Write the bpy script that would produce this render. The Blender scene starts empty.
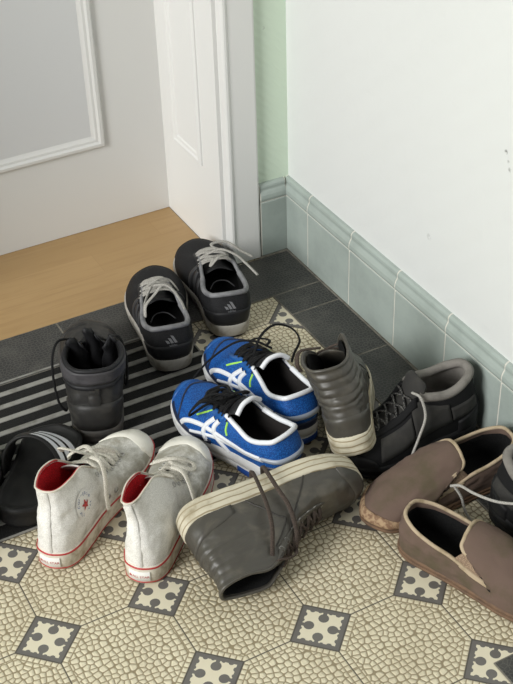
import bpy, bmesh, math, random
import numpy as np
from mathutils import Vector, Matrix, Euler, noise
random.seed(7)
SC = bpy.context.scene
COL = SC.collection
PI = math.pi

# ------------------------------------------------------------------ materials
def lin(c):
    return tuple((x/255/12.92) if x/255 <= .04045 else ((x/255+.055)/1.055)**2.4 for x in c) + (1.,)

class X:
    """tiny expression wrapper that turns arithmetic into Math nodes"""
    nt = None
    def __init__(s, v): s.v = v
    @staticmethod
    def m(op, *a):
        n = X.nt.nodes.new('ShaderNodeMath'); n.operation = op
        for i, q in enumerate(a):
            q = q.v if isinstance(q, X) else q
            if isinstance(q, (int, float)): n.inputs[i].default_value = q
            else: X.nt.links.new(q, n.inputs[i])
        return X(n.outputs[0])
    def __add__(s, o): return X.m('ADD', s, o)
    __radd__ = __add__
    def __sub__(s, o): return X.m('SUBTRACT', s, o)
    def __rsub__(s, o): return X.m('SUBTRACT', o, s)
    def __mul__(s, o): return X.m('MULTIPLY', s, o)
    __rmul__ = __mul__
    def __truediv__(s, o): return X.m('DIVIDE', s, o)
    def abs(s): return X.m('ABSOLUTE', s)
    def lt(s, o): return X.m('LESS_THAN', s, o)
    def gt(s, o): return X.m('GREATER_THAN', s, o)
    def min(s, o): return X.m('MINIMUM', s, o)
    def max(s, o): return X.m('MAXIMUM', s, o)
    def round(s): return X.m('ROUND', s)
    def fract(s): return X.m('FRACT', s)
    def sqrt(s): return X.m('SQRT', s)
    def ss(s, a, b):
        n = X.nt.nodes.new('ShaderNodeMapRange'); n.interpolation_type = 'SMOOTHSTEP'
        X.nt.links.new(s.v, n.inputs[0]); n.inputs[1].default_value = a; n.inputs[2].default_value = b
        return X(n.outputs[0])

def newmat(name):
    m = bpy.data.materials.new(name); m.use_nodes = True
    nt = m.node_tree; nt.nodes.clear()
    o = nt.nodes.new('ShaderNodeOutputMaterial'); b = nt.nodes.new('ShaderNodeBsdfPrincipled')
    nt.links.new(b.outputs[0], o.inputs[0]); X.nt = nt
    return m, nt, b

def coords(nt, scale=1., kind='Object'):
    tc = nt.nodes.new('ShaderNodeTexCoord'); mp = nt.nodes.new('ShaderNodeMapping')
    sc = scale if isinstance(scale, tuple) else (scale,)*3
    mp.inputs['Scale'].default_value = sc
    nt.links.new(tc.outputs[kind], mp.inputs[0]); return mp.outputs[0]

def nz(nt, vec, scale, detail=4., rough=.55, dist=0.):
    n = nt.nodes.new('ShaderNodeTexNoise'); n.inputs['Scale'].default_value = scale
    n.inputs['Detail'].default_value = detail; n.inputs['Roughness'].default_value = rough
    n.inputs['Distortion'].default_value = dist
    nt.links.new(vec, n.inputs['Vector']); return X(n.outputs[0])

def mix(nt, fac, a, b):
    n = nt.nodes.new('ShaderNodeMix'); n.data_type = 'RGBA'
    f = fac.v if isinstance(fac, X) else fac
    if isinstance(f, (int, float)): n.inputs[0].default_value = f
    else: nt.links.new(f, n.inputs[0])
    for i, c in ((6, a), (7, b)):
        if isinstance(c, tuple): n.inputs[i].default_value = c
        else: nt.links.new(c, n.inputs[i])
    return n.outputs[2]

def bump(nt, b, h, strength=.3, dist=.001):
    n = nt.nodes.new('ShaderNodeBump'); n.inputs['Strength'].default_value = strength
    n.inputs['Distance'].default_value = dist
    nt.links.new(h.v, n.inputs['Height']); nt.links.new(n.outputs[0], b.inputs['Normal'])

def plain(name, c, rough=.5, c2=None, sc=30., lo=.4, hi=.7, bsc=0, bst=.25, bd=.0006, spec=.5, dist=0.):
    """colour with blotches of a second colour (wear, dust) and an optional grain bump"""
    m, nt, b = newmat(name)
    v = coords(nt)
    b.inputs['Roughness'].default_value = rough
    b.inputs['Specular IOR Level'].default_value = spec
    if c2:
        f = nz(nt, v, sc, 5., .6, dist).ss(lo, hi)
        nt.links.new(mix(nt, f, lin(c), lin(c2)), b.inputs['Base Color'])
    else:
        b.inputs['Base Color'].default_value = lin(c)
    if bsc: bump(nt, b, nz(nt, v, bsc, 3.), bst, bd)
    return m

def fabric(name, c, c2, sc=420., rough=.8, dirt=None, dsc=16., dlo=.5, dhi=.7, bst=.35):
    """knit / canvas: fine cell weave of two tones, optional dirt blotches"""
    m, nt, b = newmat(name); v = coords(nt)
    vo = nt.nodes.new('ShaderNodeTexVoronoi'); vo.inputs['Scale'].default_value = sc
    nt.links.new(v, vo.inputs['Vector']); d = X(vo.outputs['Distance'])
    colr = mix(nt, d.ss(.25, .6), lin(c), lin(c2))
    if dirt:
        colr = mix(nt, nz(nt, v, dsc, 6., .62, .4).ss(dlo, dhi), colr, lin(dirt))
    nt.links.new(colr, b.inputs['Base Color']); b.inputs['Roughness'].default_value = rough
    b.inputs['Specular IOR Level'].default_value = .3
    bump(nt, b, 1-d, bst, .0005)
    return m

M = {}
SMW = [(1, .083, .503, .005, .9), (1, .076, .490, .004, .5), (1, .071, .479, .005, .7), (1, .256, .269, .008, .3)]
SMG = [(0, .582, .475, .004, .9)]
def mats():
    M['white_paint'] = plain('white paint', (220, 220, 217), .42)
    M['panel_paint'] = plain('panel paint', (214, 215, 215), .35)
    M['adidas_mesh'] = fabric('black mesh', (34, 34, 36), (19, 19, 21), 700, .75)
    M['black_synth'] = plain('black synthetic', (29, 29, 31), .55, bsc=260, spec=.3)
    M['black_lining'] = fabric('black lining', (24, 24, 24), (14, 14, 14), 500, .95)
    M['grey_trim'] = plain('grey trim', (128, 128, 130), .6, (104, 104, 106), 60)
    M['logo_grey'] = plain('silver grey print', (112, 112, 114), .4)
    M['lace_grey'] = fabric('grey lace', (190, 187, 180), (150, 147, 141), 800, .85)
    M['midsole_grey'] = plain('off white midsole', (176, 172, 164), .6, (132, 124, 110), 40, .45, .75)
    M['rubber_black'] = plain('black rubber', (22, 22, 23), .65, bsc=150, spec=.3)
    M['blue_mesh'] = fabric('blue mesh', (30, 100, 178), (16, 66, 132), 520, .6)
    M['blue_synth'] = plain('blue synthetic', (24, 90, 160), .45, (18, 72, 134), 30)
    M['navy_synth'] = plain('dark navy synthetic', (22, 34, 62), .45)
    M['white_synth'] = plain('white synthetic', (228, 230, 234), .4)
    M['lime'] = plain('lime trim', (170, 230, 90), .4)
    M['silver'] = plain('silver heel panel', (150, 158, 170), .35)
    M['white_foam'] = plain('white midsole foam', (206, 206, 206), .6, (160, 158, 152), 35, .5, .8)
    M['blue_rubber'] = plain('blue outsole rubber', (22, 72, 152), .6)
    M['lining_ortho'] = plain('dark lining', (34, 30, 28), .95)
    M['black_lace'] = fabric('black lace', (30, 30, 31), (16, 16, 17), 800, .9)
    M['boot_leather'] = plain('worn charcoal leather', (40, 39, 38), .5, (62, 60, 56), 30, .45, .75, 160, .4, .0009, .35, .8)
    M['boot_collar'] = plain('charcoal collar padding', (66, 64, 67), .6, (48, 47, 49), 40)
    M['boot_sole'] = plain('dark grey rubber', (58, 56, 54), .7, (82, 76, 70), 40)
    M['grey_leather'] = plain('taupe grey leather', (68, 65, 59), .42, (92, 87, 77), 22, .46, .75, 140, .3, .0007, .5, .6)
    M['cream_sole'] = None
    M['grey_lace_brown'] = fabric('brown grey lace', (88, 76, 68), (62, 54, 49), 800, .9)
    M['canvas'] = fabric('dirty white canvas', (234, 232, 227), (214, 212, 206), 620, .9, (160, 155, 142), 17, .44, .74)
    m = M['canvas']; nt = m.node_tree; b = nt.nodes['Principled BSDF']; X.nt = nt       # scuffed grey vamp
    src = b.inputs['Base Color'].links[0].from_socket
    tc = nt.nodes.new('ShaderNodeTexCoord'); sp = nt.nodes.new('ShaderNodeSeparateXYZ'); nt.links.new(tc.outputs['Object'], sp.inputs[0])
    f = X(sp.outputs[0]).ss(.10, .17)*nz(nt, coords(nt), 30, 6., .65, .5).ss(.30, .62)*.85
    nt.links.new(mix(nt, f, src, lin((146, 142, 128))), b.inputs['Base Color'])
    M['toe_white'] = plain('white toe rubber', (224, 221, 210), .45, (182, 174, 156), 26, .52, .75)
    M['fox_white'] = plain('white rubber foxing', (212, 206, 192), .55, (160, 146, 124), 34, .45, .7)
    M['red'] = plain('red rubber stripe', (176, 46, 46), .55, (150, 74, 66), 40, .5, .8)
    M['red_lining'] = fabric('red lining', (205, 22, 34), (160, 12, 22), 500, .9)
    M['white_lace'] = fabric('off white lace', (226, 222, 212), (190, 185, 172), 800, .9)
    M['patch_white'] = plain('white rubber patch', (226, 224, 218), .5)
    M['patch_blue'] = plain('blue print', (48, 86, 140), .5)
    M['metal'] = plain('dull metal', (170, 168, 164), .35)
    M['metal'].node_tree.nodes['Principled BSDF'].inputs['Metallic'].default_value = .9
    M['eyelet'] = plain('dull eyelet', (186, 184, 178), .4)
    M['dark_grey'] = plain('dark grey synthetic', (50, 50, 52), .5)
    M['dark_lace'] = fabric('dark grey lace', (104, 102, 98), (40, 40, 40), 500, .9)
    M['seam_dark'] = plain('dark seam', (50, 47, 43), .6)
    M['slide_foam'] = plain('black moulded foam', (25, 25, 25), .6, (36, 35, 34), 30, bsc=220, spec=.35)
    M['hike_suede'] = plain('dark grey nubuck', (44, 43, 41), .9, (58, 56, 52), 26, .45, .75, 240, .25)
    M['hike_dark'] = plain('black textile', (22, 22, 23), .85, bsc=300, spec=.25)
    M['hike_collar'] = plain('grey collar lining', (126, 122, 116), .85, (108, 104, 98), 40, bsc=260)
    M['slip_suede'] = plain('brown suede', (100, 82, 72), .92, (84, 74, 56), 20, .42, .72, 230, .3)
    M['slip_trim'] = plain('beige binding', (178, 160, 134), .8, (142, 126, 98), 40)
    M['slip_gore'] = fabric('beige elastic', (160, 138, 116), (130, 110, 92), 500, .9)
    M['cork'] = plain('cork rand', (166, 140, 110), .85, (120, 92, 70), 130, .42, .62)
    M['tan_rubber'] = plain('tan rubber', (112, 86, 64), .75, (90, 70, 54), 60)
    M['olive'] = plain('dark olive leather', (54, 54, 48), .5, (66, 64, 56), 30)
    # layered yellowed rubber
    m, nt, b = newmat('yellowed cream rubber'); v = coords(nt)
    w = nt.nodes.new('ShaderNodeTexWave'); w.wave_type = 'BANDS'; w.bands_direction = 'Z'
    w.inputs['Scale'].default_value = 30; w.inputs['Distortion'].default_value = 1.6
    nt.links.new(v, w.inputs['Vector'])
    f = nz(nt, v, 24, 6., .6).ss(.45, .75)
    cc = mix(nt, X(w.outputs['Fac']).ss(.0, .2), lin((142, 128, 100)), lin((200, 193, 172)))
    nt.links.new(mix(nt, f, cc, lin((150, 138, 112))), b.inputs['Base Color'])
    b.inputs['Roughness'].default_value = .6
    M['cream_sole'] = m

    # ---- patterned floor
    m, nt, b = newmat('old cement floor tiles')
    tc = nt.nodes.new('ShaderNodeTexCoord'); sp = nt.nodes.new('ShaderNodeSeparateXYZ')
    nt.links.new(tc.outputs['Object'], sp.inputs[0])
    s = .17
    px, py = X(sp.outputs[0])/s, X(sp.outputs[1])/s
    fx, fy = px-px.round(), py-py.round()
    ax, ay = fx.abs(), fy.abs()
    R = .287
    dia = ax+ay-R                                 # < 0 inside a dot
    ddia = dia*.7071
    dline = ax.min(ay)
    d = dline.min(ddia)                           # distance to octagon edge
    # tangential coordinate
    onl = dline.lt(ddia)
    tl = ax.max(ay)
    td = (ax-ay)*.7071
    t = onl*tl + (1-onl)*td
    RW = .052
    tf = ((t/.052)+.5).fract()
    tdist = X.m('MINIMUM', tf, 1-tf)*.052
    ring = d.lt(RW)
    rd = tdist.min(d).min((d-RW).abs())
    vv = coords(nt, 1/s)
    wob = nt.nodes.new('ShaderNodeTexNoise'); wob.inputs['Scale'].default_value = 9
    nt.links.new(vv, wob.inputs['Vector'])
    vo = nt.nodes.new('ShaderNodeTexVoronoi'); vo.voronoi_dimensions = '2D'; vo.feature = 'DISTANCE_TO_EDGE'
    vo.inputs['Scale'].default_value = 17.5; vo.inputs['Randomness'].default_value = .62
    nt.links.new(vv, vo.inputs['Vector'])
    v1 = nt.nodes.new('ShaderNodeTexVoronoi'); v1.voronoi_dimensions = '2D'; v1.inputs['Scale'].default_value = 17.5; v1.inputs['Randomness'].default_value = .62
    nt.links.new(vv, v1.inputs['Vector']); f1 = X(v1.outputs['Distance']).ss(.50, .74)
    vd = X(vo.outputs['Distance'])/17.5*(1-f1)
    pd = vd.min((d-RW).abs())
    sd = ring*rd + (1-ring)*pd                    # distance to the nearest stone joint (in tile units)
    stone = sd.ss(.0015, .0095)
    indot = dia.lt(0.)
    # dot design
    A, B = ((fx+fy)/R), ((fx-fy)/R)
    aA, aB = A.abs(), B.abs()
    mx, mn = aA.max(aB), aA.min(aB)
    field = mx.lt(.785)
    circ = (((mx-.50)*(mx-.50)+mn*mn).sqrt()).lt(.22)
    neck = mn.lt(.085)*mx.gt(.60)
    sca = (((mx-.82)*(mx-.82)+(mn-.54)*(mn-.54)).sqrt()).lt(.115)
    web = (((mx-.82)*(mx-.82)+(mn-.22)*(mn-.22)).sqrt()).lt(.085)
    darkm = (1-field).max(circ).max(neck).max(sca).max(web)
    va = coords(nt)
    blot = nz(nt, va, 9., 6., .6).ss(.35, .75)
    fine = nz(nt, va, 260., 3., .6)
    cream = mix(nt, blot, lin((218, 209, 183)), lin((202, 191, 164)))
    joint = lin((142, 129, 102))
    stc = mix(nt, stone, joint, cream)
    stc = mix(nt, fine.ss(.62, .74)*.35, stc, lin((140, 128, 104)))
    dotc = mix(nt, darkm, lin((214, 206, 182)), mix(nt, blot, lin((104, 101, 97)), lin((92, 88, 84))))
    allc = mix(nt, indot, stc, dotc)
    grout = (dia.abs().lt(.010)).max(dline.lt(.0055)*dia.gt(0.))
    allc = mix(nt, grout*.85, allc, lin((70, 66, 60)))
    nt.links.new(allc, b.inputs['Base Color'])
    h = (1-indot)*sd.ss(.0, .02) + indot*.8
    b.inputs['Roughness'].default_value = .5
    bump(nt, b, h*(1-grout)+fine*.05, .55, .0016)
    M['floor'] = m

    # ---- dark embossed border tiles
    m, nt, b = newmat('dark embossed tiles'); v = coords(nt)
    rot = nt.nodes.new('ShaderNodeMapping'); rot.inputs['Rotation'].default_value = (0, 0, 0)
    nt.links.new(v, rot.inputs[0])
    vo = nt.nodes.new('ShaderNodeTexVoronoi'); vo.voronoi_dimensions = '2D'; vo.feature = 'DISTANCE_TO_EDGE'
    vo.inputs['Scale'].default_value = 150; vo.inputs['Randomness'].default_value = .8
    nt.links.new(rot.outputs[0], vo.inputs['Vector'])
    e = X(vo.outputs['Distance']).ss(.02, .16)
    dust = nz(nt, v, 14, 6., .65).ss(.42, .75)
    c = mix(nt, e, lin((78, 77, 73)), lin((50, 50, 49)))
    c = mix(nt, dust*.6, c, lin((96, 94, 88)))
    nt.links.new(c, b.inputs['Base Color']); b.inputs['Roughness'].default_value = .5
    bump(nt, b, e, .5, .0008); M['dark_tile'] = m
    M['tile_grout'] = plain('grey grout', (120, 116, 106), .9, (92, 88, 80), 60)

    # ---- wood
    m, nt, b = newmat('light wood boards'); v = coords(nt, (1.2, 14., 1.))
    g = nz(nt, v, 6., 8., .6, .6)
    v2 = coords(nt, (1., 1., 1.))
    br = nt.nodes.new('ShaderNodeTexBrick'); br.inputs['Scale'].default_value = 1
    br.inputs['Brick Width'].default_value = .42; br.inputs['Row Height'].default_value = .069
    br.inputs['Mortar Size'].default_value = .0007; br.offset = .37
    br.inputs['Color1'].default_value = (.0, .0, .0, 1); br.inputs['Color2'].default_value = (1, 1, 1, 1)
    br.inputs['Mortar'].default_value = (.5, .5, .5, 1)
    nt.links.new(v2, br.inputs['Vector'])
    base = mix(nt, br.outputs['Color'], lin((174, 143, 98)), lin((168, 137, 92)))
    c = mix(nt, g.ss(.42, .72), base, lin((164, 132, 88)))
    c = mix(nt, X(br.outputs['Fac'])*.25, c, lin((140, 102, 64)))
    nt.links.new(c, b.inputs['Base Color']); b.inputs['Roughness'].default_value = .36
    M['wood'] = m

    # ---- wallpapers
    def wallpaper(name, c, c2, ang, sc, marks):
        m, nt, b = newmat(name); v = coords(nt)
        mp = nt.nodes.new('ShaderNodeMapping'); mp.inputs['Rotation'].default_value = ang
        nt.links.new(v, mp.inputs[0])
        w = nt.nodes.new('ShaderNodeTexWave'); w.inputs['Scale'].default_value = sc
        w.inputs['Distortion'].default_value = 3.; w.inputs['Detail'].default_value = 2
        w.inputs['Detail Scale'].default_value = 1.5
        nt.links.new(mp.outputs[0], w.inputs['Vector'])
        n = nz(nt, v, 70, 3.)
        nt.links.new(mix(nt, nz(nt, v, 3., 3.), lin(c), lin(c2)), b.inputs['Base Color'])
        b.inputs['Roughness'].default_value = .75
        bump(nt, b, X(w.outputs['Fac'])*.6+n*.5, .35, .002)
        # scuffs left on the wall
        sp = nt.nodes.new('ShaderNodeSeparateXYZ'); nt.links.new(coords(nt), sp.inputs[0]); sm = None
        for (ax, p, q, rad, st) in marks:
            da, db = X(sp.outputs[ax])-p, X(sp.outputs[2])-q
            f = (1-((da*da+db*db).sqrt()).ss(rad*.3, rad))*st
            sm = f if sm is None else sm.max(f)
        sm = sm*nz(nt, v, 160, 4.).ss(.35, .6)
        old = b.inputs['Base Color'].links[0].from_socket
        nt.links.new(mix(nt, sm, old, lin((120, 120, 116))), b.inputs['Base Color']); return m
    M['wall_white'] = wallpaper('white embossed wallpaper', (218, 220, 218), (214, 216, 214), (.7, .3, 0), 22, SMW)
    M['wall_green'] = wallpaper('green embossed wallpaper', (213, 228, 208), (208, 224, 205), (0, .8, 0), 24, SMG)
    M['skirt_tile'] = plain('sage glazed tile', (166, 176, 170), .22, (154, 164, 158), 14, .35, .75)
    M['skirt_grout'] = plain('pale grout', (206, 204, 194), .8)

    # ---- mat
    m, nt, b = newmat('black mat pile'); v = coords(nt)
    f = nz(nt, v, 500, 3., .7)
    nt.links.new(mix(nt, f.ss(.55, .75), lin((17, 17, 16)), lin((40, 39, 36))), b.inputs['Base Color'])
    b.inputs['Roughness'].default_value = .95; bump(nt, b, f, .8, .002); M['mat_black'] = m
    M['mat_grey'] = plain('grey mat ribs', (146, 145, 139), .75, (118, 116, 109), 40, bsc=300)
mats()

# ------------------------------------------------------------------ mesh helpers
def mesh_obj(name, verts, faces, mat, parent=None, smooth=True, mats2=None, idx=None):
    me = bpy.data.meshes.new(name)
    me.from_pydata([tuple(map(float, v)) for v in verts], [], [tuple(f) for f in faces])
    ms = mat if isinstance(mat, (list, tuple)) else [mat]
    for m in ms: me.materials.append(m)
    if idx is not None:
        me.polygons.foreach_set('material_index', idx)
    bm = bmesh.new(); bm.from_mesh(me)
    bmesh.ops.recalc_face_normals(bm, faces=bm.faces); bm.to_mesh(me); bm.free()
    if smooth: me.polygons.foreach_set('use_smooth', [True]*len(me.polygons))
    o = bpy.data.objects.new(name, me); COL.objects.link(o)
    if parent: o.parent = parent
    return o

class MB:
    """accumulates pieces that become ONE mesh"""
    def __init__(s): s.v = []; s.f = []; s.i = []
    def add(s, v, f, idx=0):
        n = len(s.v); s.v += [tuple(map(float, p)) for p in v]; s.f += [tuple(n+k for k in q) for q in f]; s.i += [idx]*len(f)
        return s
    def box(s, x0, x1, y0, y1, z0, z1, bev=0., idx=0):
        bm = bmesh.new(); bmesh.ops.create_cube(bm, size=1.)
        for q in bm.verts:
            q.co = Vector(((x0+x1)/2+q.co.x*(x1-x0), (y0+y1)/2+q.co.y*(y1-y0), (z0+z1)/2+q.co.z*(z1-z0)))
        if bev: bmesh.ops.bevel(bm, geom=list(bm.edges), offset=bev, segments=2, profile=.5, affect='EDGES')
        bm.verts.index_update()
        s.add([q.co for q in bm.verts], [[q.index for q in f.verts] for f in bm.faces], idx); bm.free(); return s
    def prism(s, prof, axis, a, b, idx=0):
        """profile of (p,q) extruded along an axis; axis 0: (y,z), axis 1: (x,z), axis 2: (x,y)"""
        n = len(prof)
        def pt(t, p, q): return [(t, p, q), (p, t, q), (p, q, t)][axis]
        v = [pt(a, *p) for p in prof]+[pt(b, *p) for p in prof]
        f = [(i, (i+1) % n, n+(i+1) % n, n+i) for i in range(n)]+[tuple(range(n)), tuple(range(n, 2*n))[::-1]]
        return s.add(v, f, idx)
    def build(s, name, mat, parent=None, smooth=False):
        return mesh_obj(name, s.v, s.f, mat, parent, smooth, idx=s.i)

def crom(P, n=8, closed=False):
    P = [np.array(p, float) for p in P]; N = len(P); out = []
    segs = N if closed else N-1
    for i in range(segs):
        p1, p2 = P[i], P[(i+1) % N]
        p0 = P[i-1] if (closed or i > 0) else 2*p1-p2
        p3 = P[(i+2) % N] if (closed or i+2 < N) else 2*p2-p1
        for k in range(n):
            t = k/n
            out.append(.5*(2*p1+(p2-p0)*t+(2*p0-5*p1+4*p2-p3)*t*t+(3*p1-p0-3*p2+p3)*t**3))
    if not closed: out.append(P[-1])
    return out

def tube(P, r, n=8, closed=False, flat=1., up=None):
    """tube along points; flat < 1 squashes it along the carried normal (a lace is flat)"""
    P = [np.array(p, float) for p in P]; N = len(P)
    T = []
    for i in range(N):
        a = P[i-1] if (closed or i > 0) else P[i]; b = P[(i+1) % N] if (closed or i < N-1) else P[i]
        t = b-a; T.append(t/(np.linalg.norm(t)+1e-12))
    u = np.array(up if up is not None else (0, 0, 1.), float)
    if abs(u@T[0]) > .95: u = np.array((1., 0, 0))
    V = []; F = []
    for i in range(N):
        nrm = u-T[i]*(u@T[i]); L = np.linalg.norm(nrm)
        if L < 1e-6: nrm = np.cross(T[i], (0, 1, .3)); L = np.linalg.norm(nrm)
        nrm /= L
        if up is None: u = nrm
        bn = np.cross(T[i], nrm)
        rr = r[i] if isinstance(r, (list, tuple)) else r
        for k in range(n):
            a = 2*PI*k/n; V.append(P[i]+rr*(bn*math.cos(a)+nrm*math.sin(a)*flat))
    for i in range(N if closed else N-1):
        for k in range(n):
            F.append((i*n+k, i*n+(k+1) % n, ((i+1) % N)*n+(k+1) % n, ((i+1) % N)*n+k))
    if not closed:
        F.append(tuple(range(n))[::-1]); F.append(tuple((N-1)*n+k for k in range(n)))
    return V, F

def thing(name, label, cat, loc=(0, 0, 0), rot=(0, 0, 0), group=None):
    o = bpy.data.objects.new(name, None); COL.objects.link(o); o.empty_display_size = .05
    o.location = loc; o.rotation_euler = rot; o['label'] = label; o['category'] = cat
    if group: o['group'] = group
    return o
def struct(o): o['kind'] = 'structure'; return o

_txt = {}
def text2d(s, size):
    """outline of a word as flat polygons, centred"""
    k = (s, size)
    if k in _txt: return _txt[k]
    cu = bpy.data.curves.new('word', 'FONT'); cu.body = s; cu.size = size
    cu.align_x = 'CENTER'; cu.align_y = 'CENTER'; cu.resolution_u = 3
    ob = bpy.data.objects.new('word', cu); COL.objects.link(ob)
    dg = bpy.context.evaluated_depsgraph_get(); dg.update()
    me = bpy.data.meshes.new_from_object(ob.evaluated_get(dg))
    r = ([(v.co.x, v.co.y) for v in me.vertices], [tuple(p.vertices) for p in me.polygons])
    bpy.data.objects.remove(ob); bpy.data.meshes.remove(me); bpy.data.curves.remove(cu)
    _txt[k] = r; return r
def star2d(r, n=5, inner=.4, rot=PI/2):
    v = [(0, 0)]+[(math.cos(rot+i*PI/n)*r*(1 if i % 2 == 0 else inner), math.sin(rot+i*PI/n)*r*(1 if i % 2 == 0 else inner)) for i in range(2*n)]
    return v, [(0, 1+i, 1+(i+1) % (2*n)) for i in range(2*n)]

# ------------------------------------------------------------------ shoe surface
class Shoe:
    """The upper is a band of surface S(u,v): u runs round the shoe (0 heel, .25 right side, .5 toe, .75 left side),
    v climbs from the feather line (0) to the collar / throat edge (1)."""
    def __init__(s, rows, th=(.026, .018), spring=.012, side=1, bend=.006, asym=.05, L=.285, warp=None, disp=None, wr=.0, seed=0, drop=.3):
        # rows: u, x, w, cx, cw, cz, h, o, qx, qw, qz   (one half; mirrored)
        s.th, s.spring, s.side, s.bend, s.L = th, spring, side, bend, L
        s.warp, s.disp, s.wr, s.seed = warp, disp, wr, seed
        A = np.array(rows, float); s.lx = A[:, 1].max()
        K = []
        for r in A: K.append(s._row(r, -1, asym))
        for r in A[-2:0:-1]:
            q = s._row(r, 1, asym); q[0] = 1-r[0]; K.append(q)
        s.K = np.array(K); s.ku = s.K[:, 0]
    def _row(s, r, sg, asym):
        u, x, w, cx, cw, cz, h, o, qx, qw, qz = r
        f = 1+asym*(1 if sg*s.side > 0 else -1)*math.sin(PI*min(1, x/s.lx))
        return np.array([u, x, sg*w*f, cx, sg*cw, cz, h, o, qx, sg*qw, qz])
    def keys(s, u):
        u = np.asarray(u, float) % 1.; n = len(s.ku)
        i = np.clip(np.searchsorted(s.ku, u, side='right')-1, 0, n-1)
        def ku(j): return s.ku[j % n]+np.floor(j/n)
        u0, u1, um, u2 = ku(i), ku(i+1), ku(i-1), ku(i+2)
        P0, P1, Pm, P2 = (s.K[j % n, 1:] for j in (i, i+1, i-1, i+2))
        h = (u1-u0)[..., None]; t = ((u-u0)/(u1-u0))[..., None]
        m0 = ((P1-P0)/h*(u0-um)[..., None]+(P0-Pm)/(u0-um)[..., None]*h)/(u1-um)[..., None]
        m1 = ((P2-P1)/(u2-u1)[..., None]*h+(P1-P0)/h*(u2-u1)[..., None])/(u2-u0)[..., None]
        t2, t3 = t*t, t**3
        return (2*t3-3*t2+1)*P0+(t3-2*t2+t)*h*m0+(-2*t3+3*t2)*P1+(t3-t2)*h*m1
    def zb(s, x): return s.spring*np.clip((x/s.lx-.62)/.38, 0, 1.2)**2+.004*np.clip((.09-x/s.lx)/.09, 0, 1)**2
    def zt(s, x):
        t = np.clip(x/s.lx, 0, 1); return s.zb(x)+s.th[0]+(s.th[1]-s.th[0])*np.clip((t-.2)/.5, 0, 1)
    def by(s, x): return s.side*s.bend*np.clip((x/s.lx-.25)/.75, 0, 1)**2*3
    def onrm(s, u):
        e = 2e-3; a, b = s.keys(u-e), s.keys(u+e)
        t = b[..., :2]-a[..., :2]; t /= np.linalg.norm(t, axis=-1, keepdims=True)+1e-12
        return np.stack([t[..., 1], -t[..., 0]], -1)
    def O(s, u, off=0.):
        k = s.keys(u); n = s.onrm(u)
        return np.stack([k[..., 0]+n[..., 0]*off, k[..., 1]+n[..., 1]*off], -1)
    def raw(s, u, v):
        u, v = np.broadcast_arrays(np.asarray(u, float), np.asarray(v, float))
        k = s.keys(u); n = s.onrm(u)
        P0 = np.stack([k[..., 0], k[..., 1], s.zt(k[..., 0])-.003], -1)
        P1 = P0+np.stack([n[..., 0]*k[..., 6], n[..., 1]*k[..., 6], k[..., 5]], -1)
        P3 = np.stack([k[..., 2], k[..., 3], k[..., 4]], -1)
        P2 = P3+np.stack([k[..., 7], k[..., 8], k[..., 9]], -1)
        t = v[..., None]
        P = (1-t)**3*P0+3*(1-t)**2*t*P1+3*(1-t)*t*t*P2+t**3*P3
        P[..., 1] += s.by(P[..., 0])
        return P
    def post(s, P):
        if s.warp is not None: P = s.warp(P)
        return P
    def N0(s, u, v):
        e = 3e-3
        v0, v1 = np.clip(np.asarray(v)-e, 0, 1), np.clip(np.asarray(v)+e, 0, 1)
        du = s.raw(np.asarray(u)+e, v)-s.raw(np.asarray(u)-e, v); dv = s.raw(u, v1)-s.raw(u, v0)
        n = np.cross(du, dv); n = n/(np.linalg.norm(n, axis=-1, keepdims=True)+1e-12)
        o = s.onrm(np.asarray(u)+0*np.asarray(v)); d = n[..., 0]*o[..., 0]+n[..., 1]*o[..., 1]+.6*n[..., 2]     # keep it pointing outwards at notches
        return n*np.where(d < 0, -1., 1.)[..., None]
    def S(s, u, v, off=0.):
        u, v = np.broadcast_arrays(np.asarray(u, float), np.asarray(v, float))
        P = s.raw(u, v); N = s.N0(u, v); d = np.zeros(u.shape)+off
        if s.disp is not None: d = d+s.disp(u, v, P)
        if s.wr:
            fl = P.reshape(-1, 3)
            w = np.array([noise.noise(Vector((p[0]*38+s.seed, p[1]*38, p[2]*55)))+.5*noise.noise(Vector((p[0]*95, p[1]*95+s.seed, p[2]*140))) for p in fl]).reshape(u.shape)
            d = d+w*s.wr*np.sin(PI*np.clip(v, 0, 1))**.6
        return s.post(P+N*d[..., None])
    def p(s, u, v, off=0.): return s.S(np.array([u]), np.array([v]), off)[0]

    # ---- pieces
    def grid(s, U, V, off, closed):
        uu, vv = np.meshgrid(U, V, indexing='ij')
        return s.S(uu, vv, off)
    def upper(s, mat, par, nu=120, nv=22, thick=.003, name='upper'):
        U = np.arange(nu)/nu; V = np.linspace(0, 1, nv)
        P = s.grid(U, V, 0, True)
        Q = s.grid(U, V[::-1], -thick, True)
        G = np.concatenate([P, Q], 1); m = 2*nv
        v = G.reshape(-1, 3); f = []
        for i in range(nu):
            j = (i+1) % nu
            for k in range(m-1): f.append((i*m+k, j*m+k, j*m+k+1, i*m+k+1))
        return mesh_obj(name, v, f, mat, par)
    def lining(s, mat, par, nu=72, nv=10, d=.0045, name='lining', v0=.06, v1=.985):
        U = np.arange(nu)/nu; V = np.linspace(v0, v1, nv)
        P = s.grid(U, V, -d, True); v = P.reshape(-1, 3); f = []
        for i in range(nu):
            j = (i+1) % nu
            for k in range(nv-1): f.append((i*nv+k, j*nv+k, j*nv+k+1, i*nv+k+1))
        # footbed closes the bottom
        for i in range(nu//2):
            a, b2, c, e = i, i+1, nu-1-i, (nu-i) % nu
            q = [a*nv, b2*nv, c*nv, e*nv]
            q2 = []
            for z in q:
                if z not in q2: q2.append(z)
            if len(q2) > 2: f.append(tuple(q2))
        return mesh_obj(name, v, f, mat, par)
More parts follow.
